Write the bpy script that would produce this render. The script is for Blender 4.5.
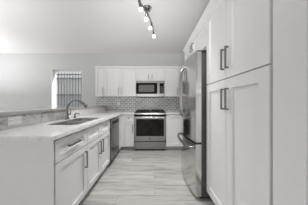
import bpy, bmesh, math, random
from mathutils import Vector, Matrix
random.seed(4)
for o in list(bpy.data.objects): bpy.data.objects.remove(o)
S = bpy.context.scene
COL = S.collection

# ------------------------------------------------------------------ camera, sky, daylight, exposure
cam = bpy.data.objects.new('camera', bpy.data.cameras.new('camera')); COL.objects.link(cam)
cam.location = (0, 0, 1.17); cam.rotation_euler = (math.pi/2, 0, 0)
cam.data.sensor_width = 36; cam.data.lens = 140/308*36; cam.data.clip_start = .02
S.camera = cam
S.view_settings.view_transform = 'Standard'; S.view_settings.look = 'None'
S.view_settings.gamma = 1; S.view_settings.use_curve_mapping = False
S.view_settings.exposure = 0.0
w = bpy.data.worlds.new('sky'); S.world = w; w.use_nodes = True
w.node_tree.nodes['Background'].inputs[0].default_value = (.96, .98, 1, 1)
w.node_tree.nodes['Background'].inputs[1].default_value = 1.0

def area(name, loc, rot, sx, sy, power, color=(1, 1, 1)):
    l = bpy.data.lights.new(name, 'AREA'); l.shape = 'RECTANGLE'; l.size = sx; l.size_y = sy
    l.energy = power; l.color = color
    o = bpy.data.objects.new(name, l); COL.objects.link(o); o.location = loc; o.rotation_euler = rot
    return o
# daylight through the glazed doors of the living room (left); the rear area is added fill behind the camera
area('daylight_left', (-6.45, 1.2, 1.25), (0, -math.pi/2, 0), 2.2, 4.8, 6.5)
area('fill_rear', (-2.6, -6.45, 1.3), (math.pi/2, 0, 0), 5.6, 2.2, 90)
# added unseen fill areas facing up, brightening the ceiling from the left
area('fill_up_living', (-2.7, 1.2, 1.5), (math.pi, 0, 0), 1.2, 1.2, 19)
area('fill_up_far', (-4.6, 2.6, 1.4), (math.pi, 0, 0), 1.2, 1.2, 39)
# added unseen fill spots behind the camera, aimed up to brighten the kitchen ceiling
def fill_spot(name, loc, aim, deg, power, size=.15):
    l = bpy.data.lights.new(name, 'SPOT'); l.energy = power; l.spot_size = math.radians(deg); l.spot_blend = 1; l.shadow_soft_size = size
    o = bpy.data.objects.new(name, l); COL.objects.link(o); o.location = loc
    o.rotation_euler = (Vector(aim)-Vector(loc)).to_track_quat('-Z', 'Y').to_euler()
fill_spot('fill_spot_far', (-.1, -.4, .9), (-.1, 3.4, 2.6), 50, 195)
fill_spot('fill_spot_right', (-.3, -.4, .7), (.35, 2.2, 2.6), 50, 50)
# low sun outside, grazing the window from the right
sl = bpy.data.lights.new('sun', 'SUN'); sl.energy = 6; sl.angle = .02
so = bpy.data.objects.new('sun', sl); COL.objects.link(so)
so.rotation_euler = Vector((-1, -.27, -.75)).to_track_quat('-Z', 'Y').to_euler()

# ------------------------------------------------------------------ materials
def mat(name, color, rough=.5, metal=0.0, spec=.5):
    m = bpy.data.materials.new(name); m.use_nodes = True
    b = m.node_tree.nodes['Principled BSDF']
    b.inputs['Base Color'].default_value = (*color, 1); b.inputs['Roughness'].default_value = rough
    b.inputs['Metallic'].default_value = metal; b.inputs['Specular IOR Level'].default_value = spec
    return m
def nt(m): return m.node_tree.nodes, m.node_tree.links, m.node_tree.nodes['Principled BSDF']
def ramp(n, stops):
    r = n.new('ShaderNodeValToRGB')
    e = r.color_ramp.elements
    while len(e) < len(stops): e.new(.5)
    for i, (p, c) in enumerate(stops):
        e[i].position = p; e[i].color = (*c, 1) if len(c) == 3 else c
    return r
def subtle(name, color, rough, scale=60, amp=.02, bump=.0, **k):
    m = mat(name, color, rough, **k); n, l, b = nt(m)
    tc = n.new('ShaderNodeTexCoord'); no = n.new('ShaderNodeTexNoise'); no.inputs['Scale'].default_value = scale
    l.new(tc.outputs['Object'], no.inputs['Vector'])
    r = ramp(n, [(.3, [c*(1-amp) for c in color]), (.7, [min(1, c*(1+amp)) for c in color])])
    l.new(no.outputs['Fac'], r.inputs['Fac']); l.new(r.outputs['Color'], b.inputs['Base Color'])
    if bump:
        bp = n.new('ShaderNodeBump'); bp.inputs['Strength'].default_value = bump; bp.inputs['Distance'].default_value = .002
        l.new(no.outputs['Fac'], bp.inputs['Height']); l.new(bp.outputs['Normal'], b.inputs['Normal'])
    return m
M = {}
M['wall'] = subtle('wall_paint', (.58, .58, .58), .85, 90, .01, .1)
M['ceiling'] = subtle('ceiling_paint', (.87, .865, .86), .9, 120, .015, .15)
M['cabinet'] = subtle('white_lacquer', (.79, .785, .785), .38, 12, .01)
M['trimwhite'] = subtle('white_trim', (.85, .85, .85), .4, 12, .01)
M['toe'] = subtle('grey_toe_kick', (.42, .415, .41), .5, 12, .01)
M['plastic'] = subtle('white_plastic', (.70, .70, .685), .35, 20, .01)
M['black'] = subtle('black_gloss', (.012, .012, .013), .15, 20, .02, spec=.04)
M['iron'] = subtle('cast_iron', (.02, .02, .02), .55, 80, .1)
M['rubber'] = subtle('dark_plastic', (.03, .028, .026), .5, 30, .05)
M['pull'] = subtle('dark_nickel', (.22, .217, .215), .36, 40, .05, metal=.8)
M['chrome'] = subtle('brushed_nickel', (.27, .265, .26), .25, 60, .05, metal=1)
M['darkmetal'] = subtle('grey_side_panel', (.085, .08, .075), .5, 40, .04)
M['barpaint'] = subtle('grey_bar_paint', (.13, .135, .14), .6, 30, .05)
M['stucco'] = subtle('grey_stucco', (.66, .66, .64), .9, 18, .05, .3)
M['stucco_dark'] = subtle('darker_stucco', (.36, .37, .38), .9, 14, .06, .3)
M['roof'] = subtle('roof_shingle', (.34, .34, .35), .9, 25, .12, .3)
M['soil'] = subtle('pale_concrete', (.4, .4, .38), .9, 8, .08)
M['ovenwin'] = mat('oven_glass', (.035, .03, .028), .12, 0, .06)
n, l, b = nt(M['ovenwin'])
tc = n.new('ShaderNodeTexCoord'); no = n.new('ShaderNodeTexNoise'); no.inputs['Scale'].default_value = 6
l.new(tc.outputs['Object'], no.inputs['Vector'])
r = ramp(n, [(.3, (.014, .012, .011)), (.7, (.026, .022, .020))]); l.new(no.outputs['Fac'], r.inputs['Fac']); l.new(r.outputs['Color'], b.inputs['Base Color'])
M['microwin'] = subtle('microwave_mesh', (.16, .157, .153), .25, 200, .1, spec=.1)

def steel(name, base, rough, stretch):
    m = mat(name, base, rough, 1.0); n, l, b = nt(m)
    tc = n.new('ShaderNodeTexCoord'); mp = n.new('ShaderNodeMapping'); mp.inputs['Scale'].default_value = stretch
    no = n.new('ShaderNodeTexNoise'); no.inputs['Scale'].default_value = 30; no.inputs['Detail'].default_value = 3
    l.new(tc.outputs['Object'], mp.inputs['Vector']); l.new(mp.outputs['Vector'], no.inputs['Vector'])
    r = ramp(n, [(.3, [c*.92 for c in base]), (.7, [min(1, c*1.06) for c in base])])
    l.new(no.outputs['Fac'], r.inputs['Fac']); l.new(r.outputs['Color'], b.inputs['Base Color'])
    mr = n.new('ShaderNodeMapRange'); mr.inputs['To Min'].default_value = rough*.85; mr.inputs['To Max'].default_value = rough*1.2
    l.new(no.outputs['Fac'], mr.inputs['Value']); l.new(mr.outputs['Result'], b.inputs['Roughness'])
    return m
M['steel'] = steel('stainless_steel', (.275, .27, .266), .3, (1, 1, 25))
M['sink_steel'] = steel('sink_steel', (.62, .615, .61), .42, (1, 1, 1))
M['steel_v'] = steel('stainless_fridge', (.68, .675, .665), .15, (12, 12, .6))
M['steel_light'] = steel('polished_handle', (.60, .59, .58), .25, (1, 1, 1))
M['door_edge'] = subtle('fridge_door_edge', (.50, .495, .49), .4, 30, .03, metal=.5)

def quartz(name, base, vein, speck, rough):
    m = mat(name, base, rough); n, l, b = nt(m)
    tc = n.new('ShaderNodeTexCoord')
    no = n.new('ShaderNodeTexNoise'); no.inputs['Scale'].default_value = 2.6; no.inputs['Detail'].default_value = 7; no.inputs['Distortion'].default_value = 1.6
    l.new(tc.outputs['Object'], no.inputs['Vector'])
    r = ramp(n, [(.0, base), (.455, base), (.5, vein), (.545, base)])
    l.new(no.outputs['Fac'], r.inputs['Fac'])
    n2 = n.new('ShaderNodeTexNoise'); n2.inputs['Scale'].default_value = 14; n2.inputs['Detail'].default_value = 4; n2.inputs['Distortion'].default_value = .6
    l.new(tc.outputs['Object'], n2.inputs['Vector'])
    r2 = ramp(n, [(.0, (1, 1, 1)), (.60, (1, 1, 1)), (.70, speck)])
    l.new(n2.outputs['Fac'], r2.inputs['Fac'])
    mx = n.new('ShaderNodeMix'); mx.data_type = 'RGBA'; mx.blend_type = 'MULTIPLY'; mx.inputs[0].default_value = 1
    l.new(r.outputs['Color'], mx.inputs[6]); l.new(r2.outputs['Color'], mx.inputs[7]); l.new(mx.outputs[2], b.inputs['Base Color'])
    return m
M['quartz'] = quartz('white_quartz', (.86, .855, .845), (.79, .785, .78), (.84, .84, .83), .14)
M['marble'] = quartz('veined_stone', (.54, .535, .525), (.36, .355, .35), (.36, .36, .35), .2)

M['marble_plain'] = quartz('grey_quartz', (.44, .437, .43), (.39, .385, .38), (.8, .8, .79), .2)
# floor planks running across the room
m = mat('plank_floor', (.5, .48, .46), .33); M['floor'] = m; n, l, b = nt(m)
tc = n.new('ShaderNodeTexCoord')
br = n.new('ShaderNodeTexBrick'); br.inputs['Scale'].default_value = 1; br.inputs['Brick Width'].default_value = 1.22; br.inputs['Row Height'].default_value = .196
br.inputs['Mortar Size'].default_value = .0022; br.inputs['Mortar Smooth'].default_value = .2; br.offset = .37; br.offset_frequency = 2
br.inputs['Color1'].default_value = (.0, .0, .0, 1); br.inputs['Color2'].default_value = (1, 1, 1, 1); br.inputs['Mortar'].default_value = (.5, .5, .5, 1)
l.new(tc.outputs['Object'], br.inputs['Vector'])
mp = n.new('ShaderNodeMapping'); mp.inputs['Scale'].default_value = (1.1, 9, 1)
l.new(tc.outputs['Object'], mp.inputs['Vector'])
add = n.new('ShaderNodeVectorMath'); add.operation = 'MULTIPLY_ADD'; add.inputs[1].default_value = (5, 3, 7)
l.new(br.outputs['Color'], add.inputs[0]); l.new(mp.outputs['Vector'], add.inputs[2])
no = n.new('ShaderNodeTexNoise'); no.inputs['Scale'].default_value = 1.7; no.inputs['Detail'].default_value = 6; no.inputs['Distortion'].default_value = .8
l.new(add.outputs['Vector'], no.inputs['Vector'])
r = ramp(n, [(.3, (.35, .336, .322)), (.47, (.54, .523, .505)), (.63, (.65, .632, .612))]); l.new(no.outputs['Fac'], r.inputs['Fac'])
r3 = ramp(n, [(0, (.80, .80, .80)), (1, (1.0, 1.0, 1.0))]); l.new(br.outputs['Color'], r3.inputs['Fac'])
mx = n.new('ShaderNodeMix'); mx.data_type = 'RGBA'; mx.blend_type = 'MULTIPLY'; mx.inputs[0].default_value = 1
l.new(r.outputs['Color'], mx.inputs[6]); l.new(r3.outputs['Color'], mx.inputs[7])
mx2 = n.new('ShaderNodeMix'); mx2.data_type = 'RGBA'; mx2.inputs[7].default_value = (.30, .285, .27, 1)
l.new(br.outputs['Fac'], mx2.inputs[0]); l.new(mx.outputs[2], mx2.inputs[6]); l.new(mx2.outputs[2], b.inputs['Base Color'])

# mosaic wall tile
m = mat('mosaic_tile', (.4, .4, .4), .25); M['tile'] = m; n, l, b = nt(m)
tc = n.new('ShaderNodeTexCoord'); mp = n.new('ShaderNodeMapping'); mp.inputs['Rotation'].default_value = (-math.pi/2, 0, 0)
l.new(tc.outputs['Object'], mp.inputs['Vector'])
br = n.new('ShaderNodeTexBrick'); br.inputs['Scale'].default_value = 1; br.inputs['Brick Width'].default_value = .125; br.inputs['Row Height'].default_value = .058
br.inputs['Mortar Size'].default_value = .0095; br.inputs['Mortar Smooth'].default_value = .3; br.offset = .5
br.inputs['Color1'].default_value = (.30, .30, .30, 1); br.inputs['Color2'].default_value = (.46, .46, .455, 1); br.inputs['Mortar'].default_value = (.72, .72, .71, 1)
l.new(mp.outputs['Vector'], br.inputs['Vector']); l.new(br.outputs['Color'], b.inputs['Base Color'])

m = mat('window_glass', (1, 1, 1), .02); M['glass'] = m; n, l, b = nt(m)
tr = n.new('ShaderNodeBsdfTransparent'); gl = n.new('ShaderNodeBsdfGlossy'); gl.inputs['Roughness'].default_value = .02
mg = n.new('ShaderNodeMixShader'); mg.inputs[0].default_value = .05; l.new(tr.outputs[0], mg.inputs[1]); l.new(gl.outputs[0], mg.inputs[2])
l.new(mg.outputs[0], n['Material Output'].inputs['Surface'])
m = mat('lamp_glow', (1, .97, .92), .3); M['glow'] = m; n, l, b = nt(m)
b.inputs['Emission Color'].default_value = (1, .96, .9, 1); b.inputs['Emission Strength'].default_value = 6
m = mat('display_glow', (.6, .65, .7), .3); M['display'] = m

# ------------------------------------------------------------------ helpers
def box(bm, x0, x1, y0, y1, z0, z1):
    vs = [bm.verts.new((x, y, z)) for x in (x0, x1) for y in (y0, y1) for z in (z0, z1)]
    for f in ((0, 1, 3, 2), (4, 6, 7, 5), (0, 4, 5, 1), (2, 3, 7, 6), (0, 2, 6, 4), (1, 5, 7, 3)):
        bm.faces.new([vs[i] for i in f])
def cyl(bm, a, b_, r0, r1=None, seg=20):
    a, b_ = Vector(a), Vector(b_); r1 = r0 if r1 is None else r1
    q = (b_-a).to_track_quat('Z', 'Y').to_matrix()
    ra, rb = [], []
    for i in range(seg):
        t = 2*math.pi*i/seg; d = q @ Vector((math.cos(t), math.sin(t), 0))
        ra.append(bm.verts.new(a+d*r0)); rb.append(bm.verts.new(b_+d*r1))
    for i in range(seg):
        j = (i+1) % seg; bm.faces.new((ra[i], ra[j], rb[j], rb[i]))
    bm.faces.new(ra[::-1]); bm.faces.new(rb)
def smoothpath(pts, k=6):
    P = [Vector(p) for p in pts]; out = []
    for i in range(len(P)-1):
        p0 = P[max(i-1, 0)]; p1 = P[i]; p2 = P[i+1]; p3 = P[min(i+2, len(P)-1)]
        for s in range(k):
            t = s/k
            out.append(.5*((2*p1)+(p2-p0)*t+(2*p0-5*p1+4*p2-p3)*t*t+(3*p1-p0-3*p2+p3)*t**3))
    out.append(P[-1]); return out
def tube(bm, pts, r, seg=12, smooth=True):
    P = smoothpath(pts) if smooth else [Vector(p) for p in pts]
    rings = []; up = None
    for i, p in enumerate(P):
        d = (P[min(i+1, len(P)-1)]-P[max(i-1, 0)]).normalized()
        if up is None: up = d.orthogonal().normalized()
        up = (up-d*up.dot(d)).normalized(); s = d.cross(up)
        rr = r[0]+(r[1]-r[0])*i/(len(P)-1) if isinstance(r, tuple) else r
        rings.append([bm.verts.new(p+(up*math.cos(2*math.pi*k/seg)+s*math.sin(2*math.pi*k/seg))*rr) for k in range(seg)])
    for a, c in zip(rings, rings[1:]):
        for k in range(seg): bm.faces.new((a[k], a[(k+1) % seg], c[(k+1) % seg], c[k]))
    bm.faces.new(rings[0][::-1]); bm.faces.new(rings[-1])
def obj(name, bm, m, parent=None, bevel=0.0, smooth=False, label=None):
    bmesh.ops.recalc_face_normals(bm, faces=bm.faces)
    me = bpy.data.meshes.new(name); bm.to_mesh(me); bm.free()
    me.materials.append(M[m]); o = bpy.data.objects.new(name, me); COL.objects.link(o)
    if smooth:
        for p in me.polygons: p.use_smooth = True
        md = o.modifiers.new('split', 'EDGE_SPLIT'); md.split_angle = math.radians(38)
    if bevel:
        md = o.modifiers.new('bevel', 'BEVEL'); md.width = bevel; md.segments = 2; md.limit_method = 'ANGLE'; md.angle_limit = math.radians(40)
    if parent is not None:
        root = Vector(parent.get('_origin', (0, 0, 0)))
        o.parent = parent; o.matrix_parent_inverse = Matrix.Translation(-root)
    if label: o['label'] = label
    return o
def BM(): return bmesh.new()
def tag(o, label, cat, group=None):
    o['label'] = label; o['category'] = cat
    if group: o['group'] = group
    return o
ORIG = {}
def thing(name, loc, label, cat, group=None):
    o = bpy.data.objects.new(name, None); COL.objects.link(o); o.location = loc; o.empty_display_size = .1
    o['_origin'] = loc
    return tag(o, label, cat, group)
def structure(name, bm, m, parent=None, bevel=0):
    o = obj(name, bm, m, parent, bevel); o['kind'] = 'structure'; return o
class Face:
    """A vertical cabinet face: u runs along it, d points out of it into the room."""
    def __init__(s, axis, p, sign): s.axis, s.p, s.sign = axis, p, sign
    def box(s, bm, u0, u1, z0, z1, d0, d1):
        a, c = sorted((s.p+s.sign*d0, s.p+s.sign*d1))
        if s.axis == 'x': box(bm, a, c, u0, u1, z0, z1)
        else: box(bm, u0, u1, a, c, z0, z1)
    def pt(s, u, z, d):
        v = s.p+s.sign*d
        return (v, u, z) if s.axis == 'x' else (u, v, z)
def shaker(parent, F, u0, u1, z0, z1, name='door', st=.06, th=.022, rec=.016):
    bm = BM(); g = .0032
    u0 += g; u1 -= g; z0 += g; z1 -= g
    F.box(bm, u0, u0+st, z0, z1, 0, th); F.box(bm, u1-st, u1, z0, z1, 0, th)
    F.box(bm, u0+st, u1-st, z0, z0+st, 0, th); F.box(bm, u0+st, u1-st, z1-st, z1, 0, th)
    F.box(bm, u0+st, u1-st, z0+st, z1-st, 0, th-rec)
    return obj(name, bm, 'cabinet', parent)
def pull(parent, F, u, z, L, vert=True, d=.022, t=.0135, root=None, name='handle', m='pull', out=.032):
    bm = BM(); h = t/2
    if vert:
        F.box(bm, u-h, u+h, z-L/2, z+L/2, d+out-t, d+out)
        for e in (-1, 1): F.box(bm, u-h, u+h, z+e*(L/2-h)-h, z+e*(L/2-h)+h, d, d+out-t)
    else:
        F.box(bm, u-L/2, u+L/2, z-h, z+h, d+out-t, d+out)
        for e in (-1, 1): F.box(bm, u+e*(L/2-h)-h, u+e*(L/2-h)+h, z-h, z+h, d, d+out-t)
    o = obj(name, bm, m, parent, .0015)
    r = root['_origin']; o.matrix_parent_inverse = Matrix.Translation(-Vector(r))
    return o
def child(name, bm, m, parent, root, **k):
    o = obj(name, bm, m, parent, **k); o.matrix_parent_inverse = Matrix.Translation(-Vector(root['_origin'])); return o
# children of children sit under a parent whose own matrix already carries the root offset
def sub(name, bm, m, parent, **k):
    o = obj(name, bm, m, None, **k); o.parent = parent; return o
def subpull(door, F, u, z, L, vert=True, **k):
    t = k.pop('root')
    o = pull(door, F, u, z, L, vert, root=t, **k); o.matrix_parent_inverse = Matrix.Identity(4); return o

# ------------------------------------------------------------------ room shell
XR, YB, ZC, XL, YR = 1.24, 4.10, 2.605, -6.5, -6.5
bm = BM(); box(bm, XL-.2, XR+.2, YR-.2, YB+.15, -.12, 0); structure('floor', bm, 'floor')
bm = BM(); box(bm, XL-.2, XR+.2, YR-.2, YB+.15, ZC, ZC+.12); structure('ceiling', bm, 'ceiling')
WX0, WX1, WZ0, WZ1 = -3.0, -2.105, .93, 2.13
bm = BM()
box(bm, XL-.2, WX0, YB, YB+.16, 0, ZC); box(bm, WX1, XR+.2, YB, YB+.16, 0, ZC)
box(bm, WX0, WX1, YB, YB+.16, 0, WZ0); box(bm, WX0, WX1, YB, YB+.16, WZ1, ZC)
structure('wall_back', bm, 'wall')
bm = BM(); box(bm, XR, XR+.2, .56, YB, 0, ZC); structure('wall_right', bm, 'wall')
bm = BM(); box(bm, .655, XR+.2, YR, .555, 0, ZC); structure('wall_right_front', bm, 'wall')
bm = BM()
box(bm, XL-.2, XL, YR, -1.25, 0, ZC); box(bm, XL-.2, XL, 3.65, YB, 0, ZC); box(bm, XL-.2, XL, -1.25, 3.65, 2.38, ZC)
structure('wall_left', bm, 'wall')
bm = BM()
box(bm, XL, -5.45, YR-.2, YR, 0, ZC); box(bm, .25, .655, YR-.2, YR, 0, ZC); box(bm, -5.45, .25, YR-.2, YR, 2.42, ZC)
structure('wall_rear', bm, 'wall')
bm = BM(); box(bm, -1.57, -1.415, 1.05, YB, 0, 1.05); structure('wall_peninsula', bm, 'wall')

# window in the back wall
wn = bpy.data.objects.new('window_1', None); COL.objects.link(wn); wn['kind'] = 'structure'
wn['_origin'] = (0, 0, 0)
bm = BM(); fy0, fy1 = YB+.105, YB+.15
box(bm, WX0, WX0+.035, fy0, fy1, WZ0, WZ1); box(bm, WX1-.035, WX1, fy0, fy1, WZ0, WZ1)
box(bm, WX0+.035, WX1-.035, fy0, fy1, WZ0, WZ0+.04); box(bm, WX0+.035, WX1-.035, fy0, fy1, WZ1-.035, WZ1)
o = structure('window_frame', bm, 'trimwhite', wn)
bm = BM(); box(bm, WX0+.035, WX1-.035, fy0+.018, fy0+.024, WZ0+.04, WZ1-.035); o = structure('window_glass', bm, 'glass', wn)
bm = BM(); box(bm, WX0, WX1, YB-.015, fy0, WZ0-.0, WZ0+.02); o = structure('window_sill', bm, 'trimwhite', wn)
bm = BM(); box(bm, WX0, WX0+.012, YB, fy0, WZ0+.02, WZ1); box(bm, WX1-.012, WX1, YB, fy0, WZ0+.02, WZ1); o = structure('window_jamb', bm, 'trimwhite', wn)

# outside the window
bm = BM(); box(bm, -14, 6, YB+.2, 16, -.3, -.12); structure('ground', bm, 'soil')
t = thing('security_fence', (-2.6, 4.62, -.12), 'grey metal security bars with pointed tops outside the window', 'fence')
for z in (1.42, 2.09):
    bm = BM(); box(bm, -3.45, -1.9, 4.605, 4.635, z-.018, z+.018); obj('rail', bm, 'barpaint', t)
for i in range(17):
    x = -3.43+i*.094
    bm = BM(); box(bm, x-.0095, x+.0095, 4.611, 4.629, -.12, 2.15); cyl(bm, (x, 4.62, 2.15), (x, 4.62, 2.22), .0125, .001, 4)
    obj('bar', bm, 'barpaint', t)
t = thing('neighbouring_house', (-5, 8.6, -.12), 'pale grey house with white fascia beyond the window bars', 'house')
bm = BM(); box(bm, -12, 0, 8.2, 12, -.12, 2.58); obj('wall', bm, 'stucco', t)
bm = BM(); box(bm, -12.2, .2, 7.95, 8.0, 2.58, 2.80); obj('fascia', bm, 'trimwhite', t)
bm = BM(); vs = [bm.verts.new(p) for p in ((-12.2, 7.95, 2.80), (.2, 7.95, 2.80), (.2, 12.2, 2.80), (-12.2, 12.2, 2.80), (-12.2, 10, 3.7), (.2, 10, 3.7))]
for f in ((0, 1, 5, 4), (3, 4, 5, 2), (0, 4, 3), (1, 2, 5), (0, 3, 2, 1)): bm.faces.new([vs[i] for i in f])
obj('roof', bm, 'roof', t)
bm = BM(); box(bm, -12, 0, 7.0, 7.15, -.12, 1.52); tag(obj('garden_wall', bm, 'stucco_dark'), 'low grey garden wall behind the lower window bars', 'wall')

# ------------------------------------------------------------------ peninsula run (faces +X)
FL = Face('x', -.81, 1)
ZT, ZB = .885, .10
def base_left(label, y0, y1, cells, end_panel=False):
    t = thing('base_cabinet', (-1.1, (y0+y1)/2, 0), label, 'cabinet')
    bm = BM()   # open-topped carcass: bottom, back, front, two sides
    box(bm, -1.39, -.81, y0, y1, ZB, ZB+.018); box(bm, -1.39, -1.375, y0, y1, ZB+.018, ZT); box(bm, -.828, -.81, y0, y1, ZB+.018, ZT)
    zs = .66   # the sides stop short of the sink bowls
    box(bm, -1.375, -.828, y0, y0+.018, ZB+.018, ZT if end_panel else zs); box(bm, -1.375, -.828, y1-.018, y1, ZB+.018, zs if end_panel else ZT)
    obj('body', bm, 'cabinet', t)
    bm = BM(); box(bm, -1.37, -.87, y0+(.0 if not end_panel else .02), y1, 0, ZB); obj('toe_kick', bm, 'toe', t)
    if end_panel:
        bm = BM(); box(bm, -1.41, -.79, y0-.017, y0-.008, 0, ZT); obj('end_panel', bm, 'cabinet', t, .001)
    return t
t = base_left('white peninsula end cabinet with one drawer and one door', 1.115, 1.648, None, True)
d = shaker(t, FL, 1.117, 1.648, .675, .862, 'drawer', .055); subpull(d, FL, 1.375, .776, .20, False, root=t)
d = shaker(t, FL, 1.117, 1.648, .105, .672, 'door'); subpull(d, FL, 1.60, .52, .19, root=t)
t = base_left('white sink base cabinet with two doors under plain false drawer fronts', 1.65, 2.50, None)
for a, c in ((1.652, 2.074), (2.076, 2.498)): shaker(t, FL, a, c, .675, .862, 'drawer_front', .055)
d = shaker(t, FL, 1.652, 2.074, .105, .672); subpull(d, FL, 2.030, .52, .19, root=t)
d = shaker(t, FL, 2.076, 2.498, .105, .672); subpull(d, FL, 2.120, .52, .19, root=t)

# dishwasher
t = thing('dishwasher', (-1.1, 2.82, 0), 'stainless steel dishwasher between the sink cabinet and the corner', 'dishwasher')
bm = BM(); box(bm, -1.38, -.815, 2.508, 3.122, .10, .88); obj('tub', bm, 'rubber', t)
bm = BM(); box(bm, -.815, -.775, 2.517, 3.112, .115, .755); obj('door', bm, 'steel', t, .004)
bm = BM(); box(bm, -.815, -.775, 2.517, 3.112, .82, .868); obj('control_panel', bm, 'steel', t, .003)
bm = BM(); box(bm, -.815, -.80, 2.517, 3.112, .755, .82); box(bm, -.80, -.775, 2.517, 2.60, .755, .82); box(bm, -.80, -.775, 3.03, 3.112, .755, .82); obj('handle_pocket', bm, 'steel', t)
bm = BM(); box(bm, -.799, -.797, 2.605, 3.025, .76, .815); obj('handle_recess', bm, 'black', t)
bm = BM(); box(bm, -1.36, -.85, 2.52, 3.11, 0, .10); obj('toe_kick', bm, 'rubber', t)

# corner cabinet, back run (faces -Y)
FB = Face('y', 3.405, -1)
t = thing('corner_base_cabinet', (-1.1, 3.6, 0), 'white blind corner filler cabinet beside the dishwasher', 'cabinet')
bm = BM(); box(bm, -1.39, -.79, 3.125, 3.385, .10, ZT); box(bm, -1.39, -.722, 3.385, 4.085, .10, ZT); obj('body', bm, 'cabinet', t)
bm = BM(); box(bm, -1.37, -.86, 3.125, 3.46, 0, .10); box(bm, -1.37, -.722, 3.46, 4.085, 0, .10); obj('toe_kick', bm, 'toe', t)
t = thing('base_cabinet', (-.6, 3.7, 0), 'narrow white base cabinet left of the range with knobbed drawer', 'cabinet')
bm = BM(); box(bm, -.72, -.487, 3.405, 4.085, .10, ZT); obj('body', bm, 'cabinet', t)
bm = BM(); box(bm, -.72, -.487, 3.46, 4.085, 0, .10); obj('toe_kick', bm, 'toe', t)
d = shaker(t, FB, -.718, -.489, .715, .866, 'drawer', .04)
bm = BM(); cyl(bm, FB.pt(-.603, .793, .02), FB.pt(-.603, .793, .036), .006); cyl(bm, FB.pt(-.603, .793, .034), FB.pt(-.603, .793, .046), .012, .016); sub('knob', bm, 'pull', d, smooth=True)
d = shaker(t, FB, -.718, -.489, .105, .712, 'door', .05); subpull(d, FB, -.517, .55, .19, root=t)
t = thing('base_cabinet', (.75, 3.7, 0), 'white single door base cabinet between the range and the refrigerator', 'cabinet')
bm = BM(); box(bm, .295, XR-.01, 3.405, 4.085, .10, ZT); obj('body', bm, 'cabinet', t)
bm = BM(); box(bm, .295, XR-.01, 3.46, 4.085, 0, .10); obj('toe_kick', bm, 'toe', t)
shaker(t, FB, .30, .68, .105, .872, 'door')

# countertops
bm = BM(); z0, z1 = .887, .917
SX0, SX1, SY0, SY1 = -1.235, -.875, 1.575, 2.36
box(bm, -1.40, -.755, 1.045, SY0, z0, z1); box(bm, -1.40, SX0, SY0, SY1, z0, z1); box(bm, SX1, -.755, SY0, SY1, z0, z1)
box(bm, -1.40, -.755, SY1, 3.36, z0, z1); box(bm, -1.40, -.485, 3.36, 4.085, z0, z1)
bmesh.ops.remove_doubles(bm, verts=bm.verts, dist=1e-5)
tag(obj('countertop', bm, 'quartz'), 'white quartz L-shaped countertop with the sink cut into it', 'countertop')
bm = BM(); box(bm, .293, XR-.005, 3.36, 4.085, z0, z1); tag(obj('countertop', bm, 'quartz', None, .003), 'short white quartz countertop right of the range', 'countertop')
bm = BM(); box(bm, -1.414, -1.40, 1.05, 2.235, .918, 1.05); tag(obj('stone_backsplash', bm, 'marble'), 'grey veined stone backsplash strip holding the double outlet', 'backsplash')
bm = BM(); box(bm, -1.414, -1.40, 2.237, 4.085, .918, 1.05); tag(obj('stone_backsplash', bm, 'quartz'), 'backsplash strip beyond the faucet, whitened to carry the track light brightness', 'backsplash')  # plain white stands in for lamp light falling on the far strip
bm = BM(); box(bm, -1.66, -1.372, 1.03, 4.095, 1.052, 1.082); tag(obj('bar_ledge', bm, 'marble_plain', None, .004), 'raised quartz bar ledge above the veined stone strip', 'ledge')
bm = BM(); box(bm, -1.69, XR, 4.086, 4.098, .918, 1.335); tag(obj('tile_backsplash', bm, 'tile'), 'grey mosaic tile backsplash under the wall cabinets', 'backsplash')

# sink, faucet, soap dispenser
t = thing('kitchen_sink', ((SX0+SX1)/2, (SY0+SY1)/2, .70), 'stainless undermount double bowl sink in the peninsula counter', 'sink')
bm = BM(); a = .004
def bowl(y0, y1):
    e = .004; zt = .9145
    box(bm, SX0+.0005, SX1-.0005, y0, y1, .70, .705)
    box(bm, SX0+.0005, SX0+e, y0, y1, .705, zt); box(bm, SX1-e, SX1-.0005, y0, y1, .705, zt)
    box(bm, SX0+e, SX1-e, y0, y0+e, .705, zt); box(bm, SX0+e, SX1-e, y1-e, y1, .705, zt)
bowl(SY0+.0005, 1.95); bowl(1.955, SY1-.0005)
obj('basin', bm, 'sink_steel', t)
for y in (1.76, 2.15):
    bm = BM(); cyl(bm, (-1.05, y, .706), (-1.05, y, .712), .045, .04); cyl(bm, (-1.05, y, .712), (-1.05, y, .716), .015); obj('drain', bm, 'chrome', t, smooth=True)
fx, fy = -1.315, 2.12
t = thing('kitchen_faucet', (fx, fy, .917), 'brushed nickel gooseneck pull-down faucet behind the sink', 'faucet')
bm = BM(); cyl(bm, (fx, fy, .917), (fx, fy, .930), .034, .03); obj('base', bm, 'chrome', t, smooth=True)
bm = BM(); cyl(bm, (fx, fy, .93), (fx, fy, 1.03), .022, .019); obj('body', bm, 'chrome', t, smooth=True)
bm = BM(); tube(bm, [(fx, fy, 1.03), (fx, fy, 1.09), (fx+.035, fy, 1.155), (fx+.085, fy, 1.195), (fx+.14, fy, 1.203), (fx+.19, fy, 1.188)], .0145); obj('spout', bm, 'chrome', t, smooth=True)
bm = BM(); tube(bm, [(fx+.18, fy, 1.192), (fx+.215, fy, 1.174), (fx+.255, fy, 1.143), (fx+.285, fy, 1.112)], (.017, .028)); h = obj('spray_head', bm, 'chrome', t, smooth=True)
bm = BM(); cyl(bm, (fx+.283, fy, 1.115), (fx+.293, fy, 1.103), .026, .022); sub('nozzle', bm, 'rubber', h, smooth=True)
bm = BM(); cyl(bm, (fx, fy, .99), (fx+.05, fy, .995), .012); tube(bm, [(fx+.048, fy, .99), (fx+.055, fy, 1.03), (fx+.05, fy, 1.09)], (.009, .006)); obj('handle', bm, 'chrome', t, smooth=True)
sx, sy = -1.30, 2.30
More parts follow.
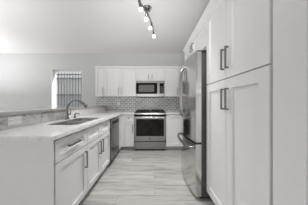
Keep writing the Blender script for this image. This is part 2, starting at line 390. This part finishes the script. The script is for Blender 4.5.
t = thing('soap_dispenser', (sx, sy, .917), 'small dark soap pump beside the faucet', 'soap dispenser')
bm = BM(); cyl(bm, (sx, sy, .917), (sx, sy, .928), .026, .022); cyl(bm, (sx, sy, .928), (sx, sy, .962), .014); obj('base', bm, 'pull', t, smooth=True)
bm = BM(); tube(bm, [(sx, sy, .96), (sx+.012, sy, .985), (sx+.05, sy, .99), (sx+.08, sy, .975)], (.013, .008)); obj('nozzle', bm, 'pull', t, smooth=True)

# outlets
t = thing('wall_outlet', (-1.40, 1.43, .985), 'white double outlet plate on the veined stone strip', 'outlet')
FO = Face('x', -1.40, 1)
bm = BM(); FO.box(bm, 1.335, 1.475, .947, 1.030, 0, .006); p = obj('plate', bm, 'plastic', t, .002)
for u in (1.372, 1.438):
    bm = BM(); FO.box(bm, u-.025, u+.025, .972, 1.005, .006, .009); s = obj('socket', bm, 'trimwhite', t)
    bm = BM()
    for q in (-.012, .012): FO.box(bm, u+q-.008, u+q+.008, .982, .985, .009, .0095); FO.box(bm, u+q-.008, u+q+.008, .993, .996, .009, .0095)
    obj('socket_slot', bm, 'rubber', t)
t = thing('wall_outlet', (-1.03, 4.086, 1.14), 'white outlet plate on the mosaic tile left of the range', 'outlet')
FT = Face('y', 4.086, -1)
bm = BM(); FT.box(bm, -1.067, -.995, 1.08, 1.195, 0, .006); obj('plate', bm, 'plastic', t, .002)
for z in (1.113, 1.162):
    bm = BM(); FT.box(bm, -1.048, -1.014, z-.017, z+.017, .006, .009); obj('socket', bm, 'trimwhite', t)

# ------------------------------------------------------------------ range
RX0, RX1 = -.479, .287
t = thing('gas_range', (-.096, 3.75, 0), 'stainless steel slide-in gas range with black oven window', 'range')
bm = BM(); box(bm, RX0, RX1, 3.43, 4.07, .03, .905); obj('body', bm, 'darkmetal', t)
bm = BM(); box(bm, RX0-.004, RX1+.004, 3.40, 4.082, .905, .928); obj('cooktop', bm, 'iron', t, .003)
for cx in (-.285, .093):
    bm = BM()
    for k in range(5): x = cx-.16+k*.08; box(bm, x-.007, x+.007, 3.47, 4.03, .945, .965)
    for y in (3.47, 3.75, 4.015): box(bm, cx-.167, cx+.167, y, y+.015, .945, .965)
    for ex in (-.16, .147):
        for y in (3.47, 4.015): box(bm, cx+ex, cx+ex+.013, y, y+.013, .928, .945)
    obj('grate', bm, 'iron', t)
for cx in (-.285, .093):
    for y in (3.60, 3.89):
        bm = BM(); cyl(bm, (cx, y, .928), (cx, y, .936), .05); cyl(bm, (cx, y, .936), (cx, y, .942), .035); obj('burner', bm, 'iron', t, smooth=True)
bm = BM()
vs = [bm.verts.new((x, y, z)) for x in (RX0, RX1) for y, z in ((3.345, .885), (3.43, .885), (3.43, .912), (3.36, .918))]
for f in ((0, 1, 2, 3), (7, 6, 5, 4), (0, 3, 7, 4), (1, 5, 6, 2), (0, 4, 5, 1), (3, 2, 6, 7)): bm.faces.new([vs[i] for i in f])
obj('control_panel', bm, 'steel', t, .002)
bm = BM(); box(bm, RX0+.005, RX1-.005, 3.362, 3.43, .84, .885); obj('vent_gap', bm, 'black', t)
bm = BM(); box(bm, RX0, RX1, 3.37, 3.43, .24, .838); d = obj('oven_door', bm, 'steel', t, .005)
bm = BM(); box(bm, RX0+.048, RX1-.048, 3.366, 3.371, .36, .772); sub('oven_window', bm, 'ovenwin', d, bevel=.001)
bm = BM(); tube(bm, [(RX0+.04, 3.325, .812), (RX1-.04, 3.325, .812)], .014, smooth=False)
for x in (RX0+.075, RX1-.075): cyl(bm, (x, 3.37, .812), (x, 3.325, .812), .009)
sub('handle', bm, 'steel_light', d, smooth=True)
bm = BM(); cyl(bm, (-.098, 3.37, .303), (-.098, 3.3665, .303), .019, seg=24); sub('badge', bm, 'rubber', d)
bm = BM(); box(bm, RX0, RX1, 3.375, 3.43, .045, .225); obj('drawer', bm, 'steel', t, .005)
bm = BM(); box(bm, RX0+.02, RX1-.02, 3.44, 4.0, 0, .032); obj('toe_kick', bm, 'rubber', t)

# ------------------------------------------------------------------ wall cabinets on the back wall
FU = Face('y', 3.79, -1)
UZ0, UZ1 = 1.335, 2.095
def upper(label, x0, x1, z0, doors, cx0=None, cx1=None):
    t = thing('wall_cabinet', ((x0+x1)/2, 3.95, z0), label, 'cabinet')
    bm = BM(); box(bm, x0, x1, 3.79, 4.097, z0, UZ1); obj('body', bm, 'cabinet', t)
    for a, c, hu in doors:
        d = shaker(t, FU, a, c, z0+.002, UZ1-.005, 'door')
        L = .19 if z0 < 1.5 else .115
        subpull(d, FU, hu, z0+.045+L/2, L, root=t, t=.010, m='chrome')
    bm = BM()
    vs = [bm.verts.new((x, y, z)) for x in (x0, x1) for y, z in ((4.09, UZ1), (3.768, UZ1), (3.735, 2.15), (4.09, 2.15))]
    for f in ((0, 1, 2, 3), (7, 6, 5, 4), (0, 4, 5, 1), (1, 5, 6, 2), (2, 6, 7, 3), (3, 7, 4, 0)): bm.faces.new([vs[i] for i in f])
    obj('crown', bm, 'cabinet', t)
    return t
upper('white single door wall cabinet at the window end of the run', -1.585, -1.345, UZ0, [(-1.583, -1.347, -1.38)])
upper('white double door wall cabinet left of the microwave', -1.343, -.486, UZ0, [(-1.341, -.915, -.952), (-.913, -.488, -.876)])
upper('short white double door wall cabinet above the microwave', -.484, .282, 1.752, [(-.482, -.102, -.148), (-.10, .28, -.054)])
upper('white single door wall cabinet between microwave and refrigerator', .284, XR-.01, UZ0, [(.286, .66, .622)])

# ------------------------------------------------------------------ microwave
mx0, mx1, my = -.478, .276, 3.72
FM = Face('y', my, -1)
t = thing('microwave', (-.1, 3.9, 1.318), 'stainless over-the-range microwave with dark window', 'microwave')
bm = BM(); box(bm, mx0, mx1, my, 4.08, 1.325, 1.745); obj('body', bm, 'steel', t, .003)
bm = BM(); FM.box(bm, mx0, mx1, 1.690, 1.745, 0, .018); obj('vent_strip', bm, 'steel', t, .003)
bm = BM(); FM.box(bm, mx0, .085, 1.400, 1.687, 0, .02); d = obj('door', bm, 'black', t, .003)
bm = BM(); FM.box(bm, mx0+.075, .005, 1.45, 1.635, .02, .022); sub('window', bm, 'microwin', d)
bm = BM(); FM.box(bm, .108, .134, 1.405, 1.683, .025, .045)
for z in (1.44, 1.65): FM.box(bm, .112, .130, z-.012, z+.012, .0, .026)
obj('handle', bm, 'steel', t, .005)
bm = BM(); FM.box(bm, .088, mx1, 1.400, 1.687, 0, .012); obj('trim_panel', bm, 'steel', t, .002)
bm = BM(); FM.box(bm, .150, .262, 1.408, 1.680, .012, .018); c = obj('control_panel', bm, 'black', t, .002)
bm = BM(); FM.box(bm, .165, .247, 1.63, 1.665, .018, .0185); sub('display', bm, 'ovenwin', c)
bm = BM()
for i in range(3):
    for j in range(5): FM.box(bm, .168+i*.028, .188+i*.028, 1.43+j*.036, 1.452+j*.036, .018, .0192)
sub('keypad', bm, 'microwin', c)
bm = BM(); FM.box(bm, mx0, mx1, 1.345, 1.397, 0, .018); obj('bottom_strip', bm, 'steel', t, .003)
bm = BM(); box(bm, mx0+.01, mx1-.01, my-.005, 4.06, 1.316, 1.326); obj('underside_grille', bm, 'rubber', t)

# ------------------------------------------------------------------ right side: refrigerator
FY0, FY1 = 1.685, 2.59
t = thing('refrigerator', (.9, 2.135, 0), 'stainless french door refrigerator with bottom freezer drawer', 'refrigerator')
bm = BM(); box(bm, .575, 1.22, FY0, FY1, .03, 1.765); obj('body', bm, 'darkmetal', t, .004)
def bow(y):
    q = (y-(FY0+FY1)/2)/((FY1-FY0)/2); return .502-.048*(1-q*q)
def bowed(bm, y0, y1, z0, z1, back=.57, n=14):
    pr = []
    for i in range(n+1):
        y = y0+(y1-y0)*i/n; x = bow(y)
        pr.append([bm.verts.new((x, y, z0)), bm.verts.new((x, y, z1)), bm.verts.new((back, y, z1)), bm.verts.new((back, y, z0))])
    for a, c in zip(pr, pr[1:]):
        for k in range(4): bm.faces.new((a[k], a[(k+1) % 4], c[(k+1) % 4], c[k]))
    bm.faces.new(pr[0]); bm.faces.new(pr[-1][::-1])
ym = (FY0+FY1)/2
for y0, y1, hy, s in ((FY0, ym-.004, ym-.055, -1), (ym+.004, FY1, ym+.055, 1)):
    bm = BM(); bowed(bm, y0, y1, .69, 1.785); d = obj('door', bm, 'steel_v', t, .004, True)
    bm = BM(); x = bow(hy)
    tube(bm, [(x+.005, hy, 1.69), (x-.032, hy, 1.64), (x-.044, hy, 1.48), (x-.047, hy, 1.32), (x-.044, hy, 1.16), (x-.032, hy, 1.00), (x+.005, hy, .95)], .0125)
    sub('handle', bm, 'steel', d, smooth=True)
bm = BM(); bowed(bm, FY0, FY1, .035, .664); d = obj('freezer_drawer', bm, 'steel_v', t, .004, True)
bm = BM(); box(bm, .53, .574, FY0+.004, FY1-.004, .664, .69); box(bm, .53, .574, ym-.004, ym+.004, .69, 1.76); obj('door_gasket', bm, 'rubber', t)
bm = BM()
ys = [FY0+.05, FY0+.085, FY0+.25, ym, FY1-.25, FY1-.10, FY1-.06]
tube(bm, [(bow(y)+(.004 if i in (0, 6) else -.042 if i in (1, 5) else -.058), y, .612) for i, y in enumerate(ys)], .0165)
sub('handle', bm, 'steel', d, smooth=True)
for y in (FY0+.005, FY1-.05): bm = BM(); box(bm, .525, .68, y, y+.045, 1.767, 1.802); obj('hinge_cover', bm, 'rubber', t, .004)
bm = BM(); box(bm, .56, 1.2, FY0+.01, FY1-.01, .012, .032); obj('base_grille', bm, 'rubber', t)
for y in (FY0+.04, FY1-.04):
    for x in (.59, 1.15): bm = BM(); cyl(bm, (x, y, 0), (x, y, .014), .02); obj('foot', bm, 'rubber', t)

# cabinet over the refrigerator and the tall pantry (both face -X)
FR = Face('x', .643, -1)
def crown(t, y0, y1):
    bm = BM()
    vs = [bm.verts.new((x, y, z)) for y in (y0, y1) for x, z in ((1.23, 2.175), (.63, 2.175), (.585, 2.235), (1.23, 2.235))]
    for f in ((0, 1, 2, 3), (7, 6, 5, 4), (0, 4, 5, 1), (1, 5, 6, 2), (2, 6, 7, 3), (3, 7, 4, 0)): bm.faces.new([vs[i] for i in f])
    obj('crown', bm, 'cabinet', t)
t = thing('wall_cabinet', (.93, 2.25, 1.84), 'white double door cabinet above the refrigerator', 'cabinet')
bm = BM(); box(bm, .643, XR-.005, 1.667, 2.85, 1.84, 2.175); obj('body', bm, 'cabinet', t)
d = shaker(t, FR, 1.669, 2.257, 1.845, 2.165); subpull(d, FR, 2.21, 2.05, .11, root=t, t=.011)
d = shaker(t, FR, 2.259, 2.848, 1.845, 2.165); subpull(d, FR, 2.306, 2.05, .11, root=t, t=.011)
crown(t, 1.667, 2.85)
PY0, PY1, PS = .747, 1.663, 1.207
t = thing('pantry_cabinet', (.93, 1.2, 0), 'tall white four door pantry cabinet beside the refrigerator', 'cabinet')
bm = BM(); box(bm, .643, XR-.005, PY0, PY1, .10, 2.175); obj('body', bm, 'cabinet', t)
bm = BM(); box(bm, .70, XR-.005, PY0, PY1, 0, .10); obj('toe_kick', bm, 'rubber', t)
for z0, z1, hz in ((.125, 1.374, 1.20), (1.378, 2.165, 1.55)):
    d = shaker(t, FR, PY0+.004, PS, z0, z1, st=.083); subpull(d, FR, PS-.036, hz, .185, root=t)
    d = shaker(t, FR, PS, PY1-.004, z0, z1, st=.083); subpull(d, FR, PS+.036, hz, .185, root=t)
crown(t, PY0, PY1)
t = thing('tall_end_panel', (.9, .65, 0), 'plain white tall filler panel at the near end of the pantry', 'cabinet panel')
bm = BM(); box(bm, .625, .66, .575, .738, 0, 2.235); obj('front_panel', bm, 'cabinet', t, .002)
for y in (.575, .713): bm = BM(); box(bm, .66, XR-.005, y, y+.025, 0, 2.235); obj('side_panel', bm, 'cabinet', t)

# ------------------------------------------------------------------ track light on the ceiling
t = thing('track_light', (-.10, 2.11, ZC), 'brushed nickel wavy ceiling track light with four lit spots', 'ceiling light')
bm = BM(); cyl(bm, (-.10, 2.12, ZC-.001), (-.10, 2.12, ZC-.03), .065, .055, 28); obj('canopy', bm, 'chrome', t, smooth=True)
bm = BM(); cyl(bm, (-.10, 2.12, ZC-.028), (-.10, 2.12, 2.515), .012); obj('stem', bm, 'chrome', t, smooth=True)
zr = 2.52
rail = [(-.16, 1.55, zr), (-.205, 1.72, zr), (-.185, 1.88, zr), (-.145, 2.0, zr), (-.10, 2.12, zr), (-.062, 2.28, zr), (-.028, 2.48, zr), (-.012, 2.62, zr), (-.008, 2.74, zr)]
bm = BM(); tube(bm, rail, .0095); obj('rail', bm, 'chrome', t, smooth=True)
for hx, hy, bx, by in ((-.195, 1.84, -.178, 1.90), (-.115, 2.09, -.118, 2.125), (-.04, 2.41, -.062, 2.38), (-.008, 2.71, .0, 2.68)):
    bm = BM(); cyl(bm, (hx, hy, zr+.008), (hx, hy, zr-.025), .016); cyl(bm, (hx, hy, zr-.022), (bx, by, 2.455), .014, .02); h = obj('lamp_head', bm, 'chrome', t, smooth=True)
    bm = BM(); cyl(bm, (bx, by, 2.457), (bx, by, 2.42), .019, .026); sub('bulb', bm, 'glow', h, smooth=True)
    L = bpy.data.lights.new('spot_bulb', 'SPOT'); L.spot_size = math.radians(125); L.spot_blend = 1; L.energy = 35; L.color = (1, .985, .96); L.shadow_soft_size = .04
    lo = bpy.data.objects.new('spot_bulb', L); COL.objects.link(lo); lo.parent = t; lo.location = Vector((bx, by, 2.39))-Vector(t.location)
for o in bpy.data.objects:
    if '_origin' in o: del o['_origin']
